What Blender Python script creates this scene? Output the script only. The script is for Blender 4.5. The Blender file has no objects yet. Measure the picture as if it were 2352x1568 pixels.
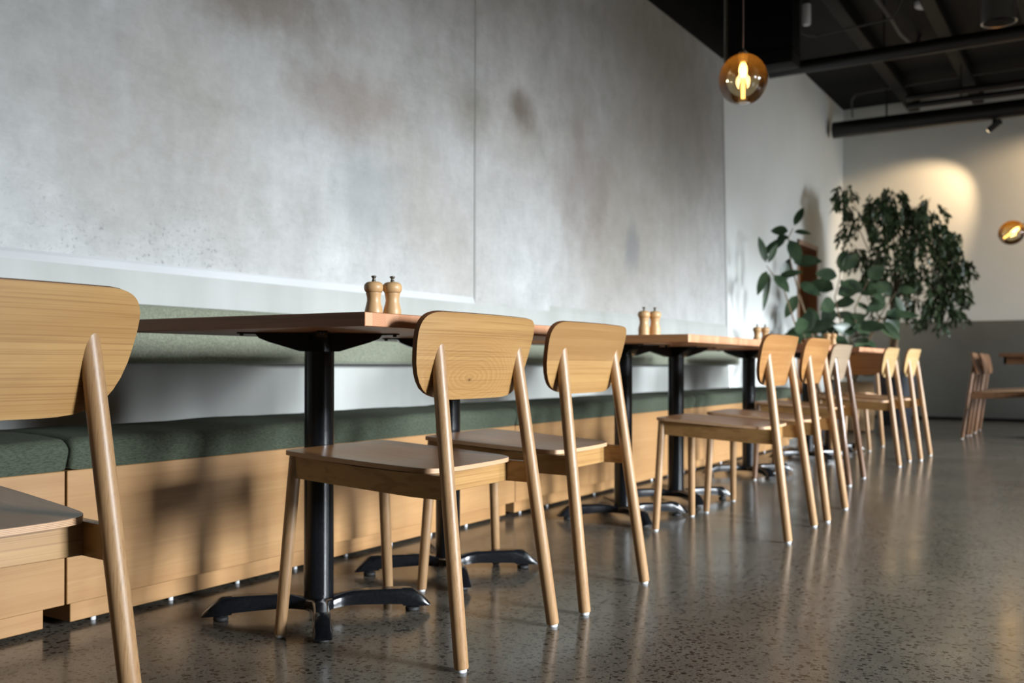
import bpy, bmesh, math, random
from mathutils import Vector, Matrix
random.seed(7)
SC = bpy.context.scene
COL = SC.collection

# ------------------------------------------------------------------ camera
CAM_H, YAW, ROLL, FPX = 0.642, 0.5552, 0.0029, 2213.1
cd = bpy.data.cameras.new('camera')
cd.sensor_width = 36.0
cd.lens = FPX / 2352.0 * 36.0
cd.shift_y = 52.1 / 2352.0
cd.clip_start, cd.clip_end = 0.05, 100
cd.dof.use_dof = True
cd.dof.focus_distance = 1.72
cd.dof.aperture_fstop = 4.7
cam = bpy.data.objects.new('camera', cd)
COL.objects.link(cam)
fwd = Vector((math.cos(YAW), math.sin(YAW), 0))
right = Vector((math.sin(YAW), -math.cos(YAW), 0))
up = Vector((0, 0, 1))
r2 = right * math.cos(ROLL) + up * math.sin(ROLL)
u2 = up * math.cos(ROLL) - right * math.sin(ROLL)
m3 = Matrix((r2, u2, -fwd)).transposed()
cam.matrix_world = Matrix.Translation((0, 0, CAM_H)) @ m3.to_4x4()
SC.camera = cam

# ------------------------------------------------------------------ world, daylight, exposure
w = bpy.data.worlds.new('world'); SC.world = w; w.use_nodes = True
bg = w.node_tree.nodes['Background']
bg.inputs[0].default_value = (1.0, 0.94, 0.80, 1)
bg.inputs[1].default_value = 0.05

def daylight(name, x, z, sx, sz, power, tilt, col=(0.865, 0.935, 1.0), spread=90):
    l = bpy.data.lights.new(name, 'AREA'); l.shape = 'RECTANGLE'
    l.size, l.size_y = sx, sz; l.energy = power; l.color = col
    l.spread = math.radians(spread)
    o = bpy.data.objects.new(name, l); COL.objects.link(o)
    o.location = (x, -5.35, z)
    o.rotation_euler = (math.radians(90 - tilt), 0, 0)
    return o
WINDOWS = [(2.3, 1.5), (5.2, 1.5), (8.3, 1.7), (11.0, 1.7)]
for (wx, ws), pw, tl, sp in zip(WINDOWS, (232, 240, 370, 160), (27, 27, 31, 26), (66, 66, 64, 84)):
    daylight('window_daylight', wx, 1.7, ws - 0.2, 1.4, pw, tl, spread=sp)

vs = SC.view_settings
vs.view_transform = 'Standard'; vs.look = 'None'
vs.exposure = 0.0; vs.gamma = 1.0; vs.use_curve_mapping = False
SC.cycles.use_denoising = True
SC.cycles.max_bounces = 8
SC.cycles.transparent_max_bounces = 12
SC.cycles.sample_clamp_indirect = 6.0

# ------------------------------------------------------------------ material helpers
def lin(r, g, b):
    f = lambda v: (v / 255 / 12.92) if v / 255 <= 0.04045 else ((v / 255 + 0.055) / 1.055) ** 2.4
    return (f(r), f(g), f(b), 1)

class NT:
    def __init__(s, name):
        s.m = bpy.data.materials.new(name); s.m.use_nodes = True
        s.t = s.m.node_tree; s.n = s.t.nodes; s.l = s.t.links
        s.p = s.n['Principled BSDF']
    def node(s, typ, **kw):
        n = s.n.new(typ)
        for k, v in kw.items():
            if k == 'ins':
                for i, val in v.items(): n.inputs[i].default_value = val
            else: setattr(n, k, v)
        return n
    def link(s, a, b): s.l.new(a, b)
    def coords(s, scale=(1, 1, 1), rnd=0.0, loc=(0, 0, 0)):
        tc = s.node('ShaderNodeTexCoord'); mp = s.node('ShaderNodeMapping')
        mp.inputs['Scale'].default_value = scale; mp.inputs['Location'].default_value = loc
        src = tc.outputs['Object']
        if rnd:
            oi = s.node('ShaderNodeObjectInfo')
            mu = s.node('ShaderNodeMath', operation='MULTIPLY', ins={1: rnd})
            s.link(oi.outputs['Random'], mu.inputs[0])
            ad = s.node('ShaderNodeVectorMath', operation='ADD')
            s.link(src, ad.inputs[0]); s.link(mu.outputs[0], ad.inputs[1]); src = ad.outputs[0]
        s.link(src, mp.inputs['Vector'])
        return mp.outputs['Vector']
    def noise(s, vec, scale=1.0, detail=4.0, rough=0.55, dist=0.0):
        n = s.node('ShaderNodeTexNoise', ins={'Scale': scale, 'Detail': detail, 'Roughness': rough, 'Distortion': dist})
        s.link(vec, n.inputs['Vector']); return n.outputs['Fac']
    def ramp(s, fac, stops, interp='LINEAR'):
        r = s.node('ShaderNodeValToRGB'); cr = r.color_ramp; cr.interpolation = interp
        while len(cr.elements) < len(stops): cr.elements.new(0.5)
        for e, (p, c) in zip(cr.elements, stops):
            e.position = p; e.color = c if len(c) == 4 else (*c, 1)
        s.link(fac, r.inputs[0]); return r.outputs['Color']
    def mix(s, fac, a, b, mode='MIX'):
        n = s.node('ShaderNodeMix', data_type='RGBA', blend_type=mode)
        for i, v in ((0, fac), (6, a), (7, b)):
            if hasattr(v, 'links'): s.link(v, n.inputs[i])
            elif i == 0: n.inputs[0].default_value = v
            else: n.inputs[i].default_value = v
        return n.outputs[2]
    def math(s, op, a, b=None):
        n = s.node('ShaderNodeMath', operation=op)
        for i, v in ((0, a), (1, b)):
            if v is None: continue
            if hasattr(v, 'links'): s.link(v, n.inputs[i])
            else: n.inputs[i].default_value = v
        return n.outputs[0]
    def bump(s, h, strength=0.2, dist=0.01):
        b = s.node('ShaderNodeBump', ins={'Strength': strength, 'Distance': dist})
        s.link(h, b.inputs['Height']); s.link(b.outputs[0], s.p.inputs['Normal'])
    def base(s, v):
        if hasattr(v, 'links'): s.link(v, s.p.inputs['Base Color'])
        else: s.p.inputs['Base Color'].default_value = v
    def set(s, **kw):
        for k, v in kw.items():
            k = {'ior': 'IOR', 'specular_ior_level': 'Specular IOR Level'}.get(k, k.replace('_', ' ').title())
            if hasattr(v, 'links'): s.link(v, s.p.inputs[k])
            else: s.p.inputs[k].default_value = v
        return s

G0 = (0, 0, 0, 1); G1 = (1, 1, 1, 1)

def wood(name, axis, light, dark, pore, rough=0.38, fig=0.42, rnd=9.0, fine=1.0, poreamt=0.42, special=None):
    """oak-like wood, grain running along an object axis"""
    t = NT(name)
    # faces lie square to one axis: the figure hardly changes along it
    flat = {0: 1, 1: 2}.get(axis)
    def sc(al, ac): return tuple(al if i == axis else (min(ac, 1.5 + ac * (0.0 if axis == 0 else 0.12)) if i == flat else ac) for i in range(3))
    v1 = t.coords(sc(0.7, 46 * fine), rnd)
    n1 = t.noise(v1, 1.0, 5, 0.6, 0.5)
    v2 = t.coords(sc(1.9, 430 * fine), rnd)
    n2 = t.noise(v2, 1.0, 2, 0.6)
    v3 = t.coords(sc(1.5, 6.0), rnd)
    warp = t.noise(v3, 1.0, 2, 0.5, 0.3)
    rings = t.math('FRACT', t.math('MULTIPLY', warp, 14.0))
    rings = t.math('ABSOLUTE', t.math('SUBTRACT', rings, 0.5))
    c = t.ramp(n1, [(0.22, dark), (0.70, light)])
    c = t.mix(t.math('MULTIPLY', rings, fig), c, dark)
    if special == 'knot':          # growth rings about a small dark knot
        vk = t.coords((0.42, 0, 1), loc=(0.42 * 0.05, 0, -0.612))
        ln = t.node('ShaderNodeVectorMath', operation='LENGTH'); t.link(vk, ln.inputs[0])
        wob = t.noise(t.coords((9, 1, 22)), 1.0, 3, 0.55)
        dd = t.math('ADD', ln.outputs['Value'], t.math('MULTIPLY', t.math('SUBTRACT', wob, 0.5), 0.022))
        rg_ = t.math('FRACT', t.math('MULTIPLY', dd, 125.0))
        near = t.ramp(dd, [(0.0, G1), (0.06, (0.7,) * 3), (0.13, G0)])
        c = t.mix(t.math('MULTIPLY', t.math('MULTIPLY', rg_, near), 0.95), c, dark)
        vk2 = t.coords((0.6, 0, 1), loc=(0.6 * 0.05, 0, -0.606))
        l2 = t.node('ShaderNodeVectorMath', operation='LENGTH'); t.link(vk2, l2.inputs[0])
        c = t.mix(t.ramp(l2.outputs['Value'], [(0.0015, G1), (0.0045, G0)]), c, lin(70, 40, 20))
    if special == 'two_tone':      # veneer joined along a level seam
        sp_ = t.node('ShaderNodeSeparateXYZ'); t.link(t.coords((1, 1, 1)), sp_.inputs[0])
        hi = t.math('GREATER_THAN', sp_.outputs[2], 0.652)
        c = t.mix(t.math('MULTIPLY', hi, 0.45), c, lin(120, 82, 44))
    p = t.ramp(n2, [(0.38, G1), (0.49, G0)])
    pf = t.math('MULTIPLY', p, poreamt)
    c = t.mix(pf, c, pore)
    t.base(c)
    t.set(roughness=rough)
    t.bump(n2, 0.06, 0.002)
    return t.m

OAK_L, OAK_D, OAK_P = lin(174, 137, 86), lin(150, 110, 63), lin(118, 77, 40)
M = {}
M['oak_x'] = wood('oak_grain_across', 0, OAK_L, OAK_D, OAK_P)
M['knot_x'] = wood('knotty_oak_across', 0, OAK_L, OAK_D, OAK_P, fig=0.2, special='knot')
M['two_tone_x'] = wood('two_tone_oak_across', 0, OAK_L, OAK_D, OAK_P, fig=0.2, poreamt=0.25, special='two_tone')
M['oak_y'] = wood('oak_grain_deep', 1, OAK_L, OAK_D, OAK_P)
M['oak_z'] = wood('oak_grain_upright', 2, lin(166, 133, 95), lin(146, 110, 74), lin(118, 84, 52), rough=0.42)
M['oak_seat'] = wood('oak_seat', 1, lin(152, 110, 70), lin(120, 80, 47), lin(90, 57, 31), rough=0.3, fig=0.3, poreamt=0.4)
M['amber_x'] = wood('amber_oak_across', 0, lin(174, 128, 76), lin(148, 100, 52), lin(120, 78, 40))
M['pale_x'] = wood('pale_oak_across', 0, lin(196, 166, 118), lin(172, 138, 90), lin(140, 104, 62))
M['grey_x'] = wood('greyed_oak_across', 0, lin(168, 148, 124), lin(150, 128, 104), lin(130, 108, 84))
M['grey_z'] = wood('browned_oak_upright', 2, lin(120, 90, 68), lin(92, 66, 48), lin(70, 50, 36), rough=0.22)
M['shade_x'] = wood('shade_brown_oak_across', 0, lin(160, 104, 52), lin(132, 80, 36), lin(100, 60, 28))  # darker oak; on the inward facing end chair it paints the back's shade
M['table_long'] = wood('table_wood', 1, lin(170, 112, 76), lin(128, 80, 52), lin(96, 60, 40), rough=0.34, fig=0.4, poreamt=0.35)
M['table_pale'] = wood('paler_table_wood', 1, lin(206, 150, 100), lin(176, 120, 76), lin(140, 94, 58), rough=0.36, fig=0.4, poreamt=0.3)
M['bench'] = wood('bench_veneer', 0, lin(166, 128, 84), lin(148, 108, 66), lin(132, 94, 56), rough=0.45, fig=0.5, rnd=17, fine=0.5, poreamt=0.22)
M['mill'] = wood('beech_mill', 2, lin(206, 166, 118), lin(188, 146, 98), lin(168, 124, 78), rough=0.42, fig=0.2, poreamt=0.2)
M['door_wood'] = wood('door_wood', 2, lin(214, 140, 66), lin(188, 116, 50), lin(150, 90, 36), rough=0.4)
M['frame_wood'] = wood('door_frame_wood', 2, lin(178, 146, 122), lin(156, 124, 102), lin(130, 100, 80), rough=0.5)
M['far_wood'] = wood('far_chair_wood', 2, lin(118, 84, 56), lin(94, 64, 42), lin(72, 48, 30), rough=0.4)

def ply_edge():
    """plywood: veneer faces with thin darker plies on the rim, layered in z"""
    t = NT('plywood_rim')
    v = t.coords((1, 1, 1), 0)
    sep = t.node('ShaderNodeSeparateXYZ'); t.link(v, sep.inputs[0])
    f = t.math('FRACT', t.math('MULTIPLY', sep.outputs[2], 420))
    c = t.ramp(f, [(0.3, lin(150, 112, 82)), (0.55, lin(206, 168, 130))])
    t.base(c); t.set(roughness=0.5)
    return t.m
M['ply'] = ply_edge()
t = NT('plywood_back_rim'); t.base(lin(116, 76, 46)); t.set(roughness=0.45); M['ply_dark'] = t.m

def end_grain():
    t = NT('end_grain_blocks')
    v = t.coords((1, 1, 1), 0)
    sep = t.node('ShaderNodeSeparateXYZ'); t.link(v, sep.inputs[0])
    bx = t.math('ADD', t.math('MULTIPLY', sep.outputs[0], 23.0), 50.3)
    cell = t.math('FLOOR', bx)
    wn = t.node('ShaderNodeTexWhiteNoise', noise_dimensions='1D'); t.link(cell, wn.inputs['W'])
    # growth-ring arcs about a random centre for each block
    ox = t.math('SUBTRACT', t.math('FRACT', bx), t.math('MULTIPLY', wn.outputs['Value'], 1.6))
    oz = t.math('ADD', t.math('MULTIPLY', t.math('SUBTRACT', sep.outputs[2], 0.735), 23.0), t.math('SUBTRACT', t.math('MULTIPLY', wn.outputs['Value'], 1.8), 0.9))
    rr = t.math('SQRT', t.math('ADD', t.math('POWER', ox, 2.0), t.math('POWER', oz, 2.0)))
    ring = t.math('FRACT', t.math('MULTIPLY', rr, 9.0))
    c1 = t.ramp(wn.outputs['Value'], [(0.0, lin(196, 138, 100)), (1.0, lin(226, 178, 140))])
    c = t.mix(t.math('MULTIPLY', ring, 0.5), c1, lin(170, 108, 76))
    t.base(c); t.set(roughness=0.45)
    return t.m
M['endgrain'] = end_grain()

def simple(name, col, rough=0.5, metal=0.0, **kw):
    t = NT(name); t.base(col); t.set(roughness=rough, metallic=metal); t.set(**kw); return t.m

def black_metal():
    t = NT('black_powder_coat')
    n = t.noise(t.coords((1, 1, 1)), 160, 3)
    t.base(t.ramp(n, [(0.3, (0.004, 0.0045, 0.0055, 1)), (0.7, (0.006, 0.0068, 0.008, 1))]))
    t.set(roughness=t.ramp(n, [(0.3, (0.19,) * 3), (0.7, (0.25,) * 3)]))
    t.p.inputs['Specular IOR Level'].default_value = 0.35
    t.bump(n, 0.02, 0.001)
    return t.m
M['black'] = black_metal()
M['black_paint'] = simple('black_ceiling_paint', (0.004, 0.0042, 0.004, 1), 0.6, specular_ior_level=0.1)
M['black_gloss'] = simple('black_pipe_paint', (0.006, 0.006, 0.006, 1), 0.42)
M['duct'] = simple('dark_grey_duct', (0.009, 0.0092, 0.010, 1), 0.5, specular_ior_level=0.1)
M['joist'] = simple('dark_steel_joist', (0.008, 0.0085, 0.0075, 1), 0.55, specular_ior_level=0.1)
M['conduit'] = simple('dusty_conduit', (0.06, 0.056, 0.05, 1), 0.6)
M['white_plastic'] = simple('white_plastic', (0.75, 0.76, 0.78, 1), 0.4)
M['rubber'] = simple('black_rubber', (0.012, 0.012, 0.012, 1), 0.7)
M['steel'] = simple('brushed_steel', (0.45, 0.43, 0.40, 1), 0.35, 0.9)
M['knob'] = simple('antique_metal', (0.16, 0.145, 0.11, 1), 0.35, 0.8)
M['pot'] = simple('charcoal_pot', (0.022, 0.025, 0.032, 1), 0.6)
M['soil'] = simple('potting_soil', (0.03, 0.022, 0.015, 1), 0.95)
M['cord'] = simple('brown_flex', (0.10, 0.055, 0.04, 1), 0.6)

def fabric():
    t = NT('green_melange_fabric')
    a = t.noise(t.coords((90, 420, 420), 2.0), 1.0, 3, 0.7)
    b = t.noise(t.coords((420, 420, 90), 2.0), 1.0, 3, 0.7)
    cl = t.noise(t.coords((1, 1, 1), 2.0), 5.0, 3)
    mixn = t.math('MULTIPLY', t.math('ADD', a, b), 0.5)
    c = t.ramp(mixn, [(0.36, lin(84, 88, 74)), (0.64, lin(150, 153, 131))])
    c = t.mix(t.math('MULTIPLY', cl, 0.35), c, lin(116, 120, 102))
    t.base(c); t.set(roughness=0.92)
    t.p.inputs['Sheen Weight'].default_value = 0.25
    t.bump(mixn, 0.35, 0.002)
    return t.m
M['fabric'] = fabric()
def cushion_fabric():  # pad fabric again, darkened so its colour carries the seat's shade
    t = NT('shaded_green_fabric')
    a = t.noise(t.coords((90, 420, 420), 2.0), 1.0, 3, 0.7)
    cl = t.noise(t.coords((2, 6, 6), 2.0), 3.0, 3)
    c = t.ramp(a, [(0.36, lin(54, 59, 49)), (0.64, lin(82, 88, 73))])
    c = t.mix(t.math('MULTIPLY', cl, 0.3), c, lin(60, 66, 54))
    t.base(c); t.set(roughness=0.9)
    t.p.inputs['Specular IOR Level'].default_value = 0.15
    t.bump(t.math('ADD', a, cl), 0.3, 0.004)
    return t.m
M['fabric_shaded'] = cushion_fabric()

def concrete_wall():
    t = NT('precast_concrete')
    big = t.noise(t.coords((0.75, 1, 0.9)), 1.0, 5, 0.55, 0.6)
    mid = t.noise(t.coords((2.6, 1, 2.2), loc=(4, 0, 2)), 1.0, 5, 0.6, 0.4)
    streak = t.noise(t.coords((5.5, 1, 0.35), loc=(1, 0, 7)), 1.0, 5, 0.62)
    hor = t.noise(t.coords((0.5, 1, 3.2), loc=(9, 0, 3)), 1.0, 4, 0.6, 0.3)
    warm = t.noise(t.coords((0.55, 1, 0.42), loc=(7.3, 0, 1.2)), 1.0, 3, 0.5, 0.4)
    c = t.ramp(big, [(0.28, lin(160, 160, 156)), (0.72, lin(208, 209, 207))])
    c = t.mix(0.5, c, t.ramp(mid, [(0.3, lin(140, 143, 142)), (0.7, lin(222, 225, 227))]))
    c = t.mix(0.30, c, t.ramp(streak, [(0.3, lin(148, 150, 146)), (0.72, lin(216, 218, 216))]))
    c = t.mix(0.22, c, t.ramp(hor, [(0.3, lin(150, 148, 144)), (0.7, lin(214, 214, 212))]))
    cloud = t.noise(t.coords((1, 1, 0.8), loc=(6, 0, 4)), 9.0, 6, 0.68, 0.3)
    c = t.mix(0.22, c, t.ramp(cloud, [(0.32, lin(120, 121, 120)), (0.68, lin(230, 232, 233))]))
    scr = t.noise(t.coords((16, 1, 60), loc=(2, 0, 9)), 1.0, 4, 0.7, 0.4)
    c = t.mix(0.08, c, t.ramp(scr, [(0.3, lin(110, 110, 108)), (0.7, lin(232, 232, 232))]))
    c = t.mix(t.math('MULTIPLY', t.ramp(warm, [(0.45, G0), (0.67, G1)]), 0.5), c, lin(150, 136, 116))
    # a few brown damp stains with their own outlines
    def stain(cx, cz, rx, rz, amount, col, c, pw=1.4):
        v = t.coords((1 / rx, 0, 1 / rz), loc=(-cx / rx, 0, -cz / rz))
        wob = t.noise(t.coords((3.4, 1, 2.6), loc=(cx, 0, cz)), 1.0, 4, 0.6)
        ln = t.node('ShaderNodeVectorMath', operation='LENGTH'); t.link(v, ln.inputs[0])
        d = t.math('ADD', ln.outputs['Value'], t.math('MULTIPLY', t.math('SUBTRACT', wob, 0.5), 1.5))
        fac = t.ramp(d, [(0.15, G1), (1.0, G0)], 'EASE')
        return t.mix(t.math('MULTIPLY', fac, amount), c, col)
    c = stain(4.34, 1.99, 0.19, 0.17, 0.75, lin(104, 86, 66), c)
    c = stain(2.55, 2.02, 0.6, 0.26, 0.65, lin(122, 104, 84), c)
    c = stain(2.95, 1.72, 0.55, 0.22, 0.5, lin(138, 120, 106), c)
    c = stain(3.15, 1.36, 0.3, 0.3, 0.5, lin(140, 147, 150), c)
    c = stain(5.1, 1.75, 0.5, 0.55, 0.5, lin(130, 114, 104), c)
    c = stain(5.78, 1.42, 0.15, 0.26, 0.6, lin(118, 124, 126), c)
    c = stain(6.6, 2.2, 0.8, 0.6, 0.3, lin(120, 118, 108), c)
    # pits and grime specks, thicker just above the ledge
    sp = t.noise(t.coords((1, 1, 1)), 75, 3, 0.7)
    spm = t.noise(t.coords((1, 1, 1), loc=(3, 0, 5)), 4.0, 3)
    geo = t.node('ShaderNodeTexCoord'); sep = t.node('ShaderNodeSeparateXYZ'); t.link(geo.outputs['Object'], sep.inputs[0])
    low = t.ramp(sep.outputs[2], [(0.96, G1), (1.22, (0.12, 0.12, 0.12, 1))]) if False else None
    mr = t.node('ShaderNodeMapRange', ins={1: 0.94, 2: 1.25, 3: 1.0, 4: 0.15}); t.link(sep.outputs[2], mr.inputs[0])
    pit = t.math('MULTIPLY', t.ramp(sp, [(0.57, G0), (0.68, G1)]), t.math('MULTIPLY', mr.outputs[0], t.ramp(spm, [(0.42, G0), (0.62, G1)])))
    c = t.mix(t.math('MULTIPLY', pit, 0.75), c, lin(92, 90, 88))
    fine = t.noise(t.coords((1, 1, 1)), 55, 4, 0.7)
    c = t.mix(0.06, c, t.ramp(fine, [(0.3, lin(110, 110, 108)), (0.7, lin(215, 215, 215))]))
    t.base(c); t.set(roughness=0.62)
    t.bump(t.math('ADD', fine, t.math('MULTIPLY', mid, 0.6)), 0.12, 0.006)
    return t.m
M['concrete'] = concrete_wall()

def plaster(name, lo, hi):
    t = NT(name)
    n = t.noise(t.coords((1, 1, 1)), 1.4, 4, 0.5)
    f = t.noise(t.coords((1, 1, 1)), 90, 3)
    t.base(t.ramp(n, [(0.3, lo), (0.7, hi)])); t.set(roughness=0.75); t.bump(f, 0.08, 0.003)
    return t.m
def smooth_concrete():
    t = NT('smooth_concrete_band')
    a = t.noise(t.coords((4.5, 1, 0.7)), 1.0, 4, 0.55)
    b = t.noise(t.coords((1.2, 1, 1.2), loc=(2, 0, 0)), 1.0, 4, 0.6)
    c = t.ramp(a, [(0.3, lin(166, 167, 161)), (0.7, lin(190, 191, 186))])
    c = t.mix(0.35, c, t.ramp(b, [(0.3, lin(152, 153, 146)), (0.7, lin(192, 196, 194))]))
    t.base(c); t.set(roughness=0.55)
    return t.m
M['concrete_band'] = smooth_concrete()
M['ledge'] = plaster('lit_cement_ledge', lin(184, 186, 185), lin(204, 206, 206))  # paler concrete: light on the upward bevel is put into its colour

def floor_mat():
    t = NT('polished_concrete_floor')
    v = t.coords((1, 1, 1))
    vo = t.node('ShaderNodeTexVoronoi', ins={'Scale': 75.0, 'Randomness': 1.0}); t.link(v, vo.inputs['Vector'])
    wn = t.node('ShaderNodeSeparateColor'); t.link(vo.outputs['Color'], wn.inputs[0])
    # each stone has its own size
    thr = t.math('ADD', 0.14, t.math('MULTIPLY', wn.outputs[0], 0.38))
    jag = t.math('MULTIPLY', t.math('SUBTRACT', t.noise(v, 260.0, 2), 0.5), 0.30)
    stone = t.math('LESS_THAN', t.math('ADD', vo.outputs['Distance'], jag), thr)
    stone = t.math('MULTIPLY', stone, t.math('GREATER_THAN', wn.outputs[1], 0.12))
    vo2 = t.node('ShaderNodeTexVoronoi', ins={'Scale': 150.0}); t.link(v, vo2.inputs['Vector'])
    s2 = t.node('ShaderNodeSeparateColor'); t.link(vo2.outputs['Color'], s2.inputs[0])
    small = t.math('MULTIPLY', t.math('LESS_THAN', vo2.outputs['Distance'], 0.36), t.math('GREATER_THAN', s2.outputs[0], 0.4))
    cl = t.noise(v, 1.1, 4, 0.6, 0.5)
    cm = t.noise(t.coords((1, 1, 1), loc=(5, 2, 0)), 9.0, 4, 0.65)
    c = t.ramp(cl, [(0.3, lin(74, 69, 61)), (0.7, lin(98, 92, 82))])
    c = t.mix(0.35, c, t.ramp(cm, [(0.3, lin(64, 60, 53)), (0.7, lin(98, 92, 82))]))
    c = t.mix(t.math('MULTIPLY', small, 0.6), c, lin(38, 34, 30))
    sc_ = t.ramp(wn.outputs[2], [(0.0, lin(18, 17, 15)), (0.85, lin(38, 33, 28)), (1.0, lin(96, 86, 74))])
    c = t.mix(t.math('MULTIPLY', stone, 0.92), c, sc_)
    t.base(c)
    rv = t.noise(t.coords((1, 1, 1), loc=(1, 8, 0)), 2.2, 4, 0.6)
    t.set(roughness=t.ramp(rv, [(0.3, (0.15,) * 3), (0.7, (0.23,) * 3)]))
    t.p.inputs['IOR'].default_value = 1.5
    t.p.inputs['Specular IOR Level'].default_value = 0.22
    t.bump(t.noise(v, 14.0, 2), 0.03, 0.004)
    return t.m
M['floor'] = floor_mat()

M['white_wall'] = plaster('white_painted_block', lin(226, 228, 224), lin(234, 236, 233))
M['dado'] = plaster('grey_render_dado', lin(112, 113, 108), lin(126, 127, 122))

def leafmat(name, lo, hi, rough):
    t = NT(name)
    n = t.noise(t.coords((1, 1, 1)), 7.0, 3)
    t.base(t.ramp(n, [(0.3, lo), (0.7, hi)])); t.set(roughness=rough)
    return t.m
M['ficus_leaf'] = leafmat('weeping_fig_leaf', (0.028, 0.048, 0.020, 1), (0.075, 0.125, 0.050, 1), 0.42)
M['rubber_leaf'] = leafmat('rubber_plant_leaf', (0.024, 0.048, 0.026, 1), (0.085, 0.135, 0.068, 1), 0.30)
M['bark'] = wood('plant_bark', 2, lin(150, 128, 98), lin(110, 90, 66), lin(84, 66, 46), rough=0.8)
def wicker():
    t = NT('woven_basket')
    wv = t.node('ShaderNodeTexWave', ins={'Scale': 26.0, 'Distortion': 1.5}); wv.bands_direction = 'Z'
    t.link(t.coords((1, 1, 1)), wv.inputs['Vector'])
    t.base(t.ramp(wv.outputs['Fac'], [(0.2, lin(104, 78, 52)), (0.8, lin(170, 138, 98))])); t.set(roughness=0.8)
    t.bump(wv.outputs['Fac'], 0.6, 0.01)
    return t.m
M['basket'] = wicker()

def glass_amber():
    t = NT('amber_smoked_glass')
    out = t.n['Material Output']
    t.n.remove(t.p)
    sep = t.node('ShaderNodeSeparateXYZ'); t.link(t.coords((1, 1, 1)), sep.inputs[0])
    mr = t.node('ShaderNodeMapRange', ins={1: -0.06, 2: 0.10}); t.link(sep.outputs[2], mr.inputs[0])
    tint = t.ramp(mr.outputs[0], [(0.0, (0.80, 0.78, 0.64, 1)), (0.55, (0.76, 0.70, 0.48, 1)), (1.0, (0.66, 0.39, 0.09, 1))])
    tr = t.node('ShaderNodeBsdfTransparent'); t.link(tint, tr.inputs[0])
    gl = t.node('ShaderNodeBsdfGlossy'); gl.inputs['Roughness'].default_value = 0.02
    fr = t.node('ShaderNodeFresnel'); fr.inputs[0].default_value = 1.5
    tl = t.node('ShaderNodeBsdfTranslucent'); tl.inputs[0].default_value = (0.8, 0.42, 0.10, 1)
    m0 = t.node('ShaderNodeMixShader', ins={0: 0.05}); t.link(t.ramp(mr.outputs[0], [(0.1, (0.005,) * 3), (1.0, (0.055,) * 3)]), m0.inputs[0]); t.link(tr.outputs[0], m0.inputs[1]); t.link(tl.outputs[0], m0.inputs[2])
    mx = t.node('ShaderNodeMixShader'); t.link(fr.outputs[0], mx.inputs[0]); t.link(m0.outputs[0], mx.inputs[1]); t.link(gl.outputs[0], mx.inputs[2])
    t.link(mx.outputs[0], out.inputs[0])
    return t.m
M['amber'] = glass_amber()
def emit(name, col, st):
    t = NT(name); t.base((0, 0, 0, 1))
    t.p.inputs['Emission Color'].default_value = col; t.p.inputs['Emission Strength'].default_value = st
    return t.m
M['bulb'] = emit('glowing_bulb', (1.0, 0.62, 0.22, 1), 9.0)
M['filament'] = emit('glowing_filament', (1.0, 0.50, 0.12, 1), 5.0)
M['pane'] = None
def window_glass():
    t = NT('window_glass'); out = t.n['Material Output']; t.n.remove(t.p)
    tr = t.node('ShaderNodeBsdfTransparent'); gl = t.node('ShaderNodeBsdfGlossy'); gl.inputs['Roughness'].default_value = 0.0
    fr = t.node('ShaderNodeFresnel'); mx = t.node('ShaderNodeMixShader')
    t.link(fr.outputs[0], mx.inputs[0]); t.link(tr.outputs[0], mx.inputs[1]); t.link(gl.outputs[0], mx.inputs[2]); t.link(mx.outputs[0], out.inputs[0])
    return t.m
M['pane'] = window_glass()

# ------------------------------------------------------------------ mesh helpers
def mesh_obj(name, bm, mats, parent=None, smooth=35):
    me = bpy.data.meshes.new(name)
    bmesh.ops.recalc_face_normals(bm, faces=bm.faces)
    if smooth:
        for f in bm.faces: f.smooth = True
    bm.to_mesh(me); bm.free()
    if smooth: me.set_sharp_from_angle(angle=math.radians(smooth))
    for m in (mats if isinstance(mats, (list, tuple)) else [mats]): me.materials.append(m)
    o = bpy.data.objects.new(name, me); COL.objects.link(o)
    if parent: o.parent = parent
    return o

def tag(o, label, cat, group=None, kind=None):
    o['label'] = label; o['category'] = cat
    if group: o['group'] = group
    if kind: o['kind'] = kind
    return o

def thing(name, label, cat, loc=(0, 0, 0), rz=0.0, group=None):
    o = bpy.data.objects.new(name, None); COL.objects.link(o)
    o.empty_display_size = 0.1
    o.location = loc; o.rotation_euler = (0, 0, rz)
    return tag(o, label, cat, group)

def struct(o): o['kind'] = 'structure'; return o

def copy_tree(o, parent=None):
    c = o.copy(); COL.objects.link(c)
    if parent: c.parent = parent
    for ch in list(o.children): copy_tree(ch, c)
    return c

def box(bm, x0, x1, y0, y1, z0, z1, bev=0.0, seg=2, mi=0):
    vs_ = [bm.verts.new(p) for p in ((x0, y0, z0), (x1, y0, z0), (x1, y1, z0), (x0, y1, z0), (x0, y0, z1), (x1, y0, z1), (x1, y1, z1), (x0, y1, z1))]
    fs = [bm.faces.new([vs_[i] for i in q]) for q in ((0, 3, 2, 1), (4, 5, 6, 7), (0, 1, 5, 4), (1, 2, 6, 5), (2, 3, 7, 6), (3, 0, 4, 7))]
    for f in fs: f.material_index = mi
    if bev:
        es = list({e for f in fs for e in f.edges})
        bmesh.ops.bevel(bm, geom=es, offset=bev, segments=seg, profile=0.5, affect='EDGES')
    return fs

def basis(d):
    d = d.normalized()
    a = Vector((0, 0, 1)) if abs(d.z) < 0.9 else Vector((1, 0, 0))
    u = d.cross(a).normalized(); v = d.cross(u).normalized()
    return u, v

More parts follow.
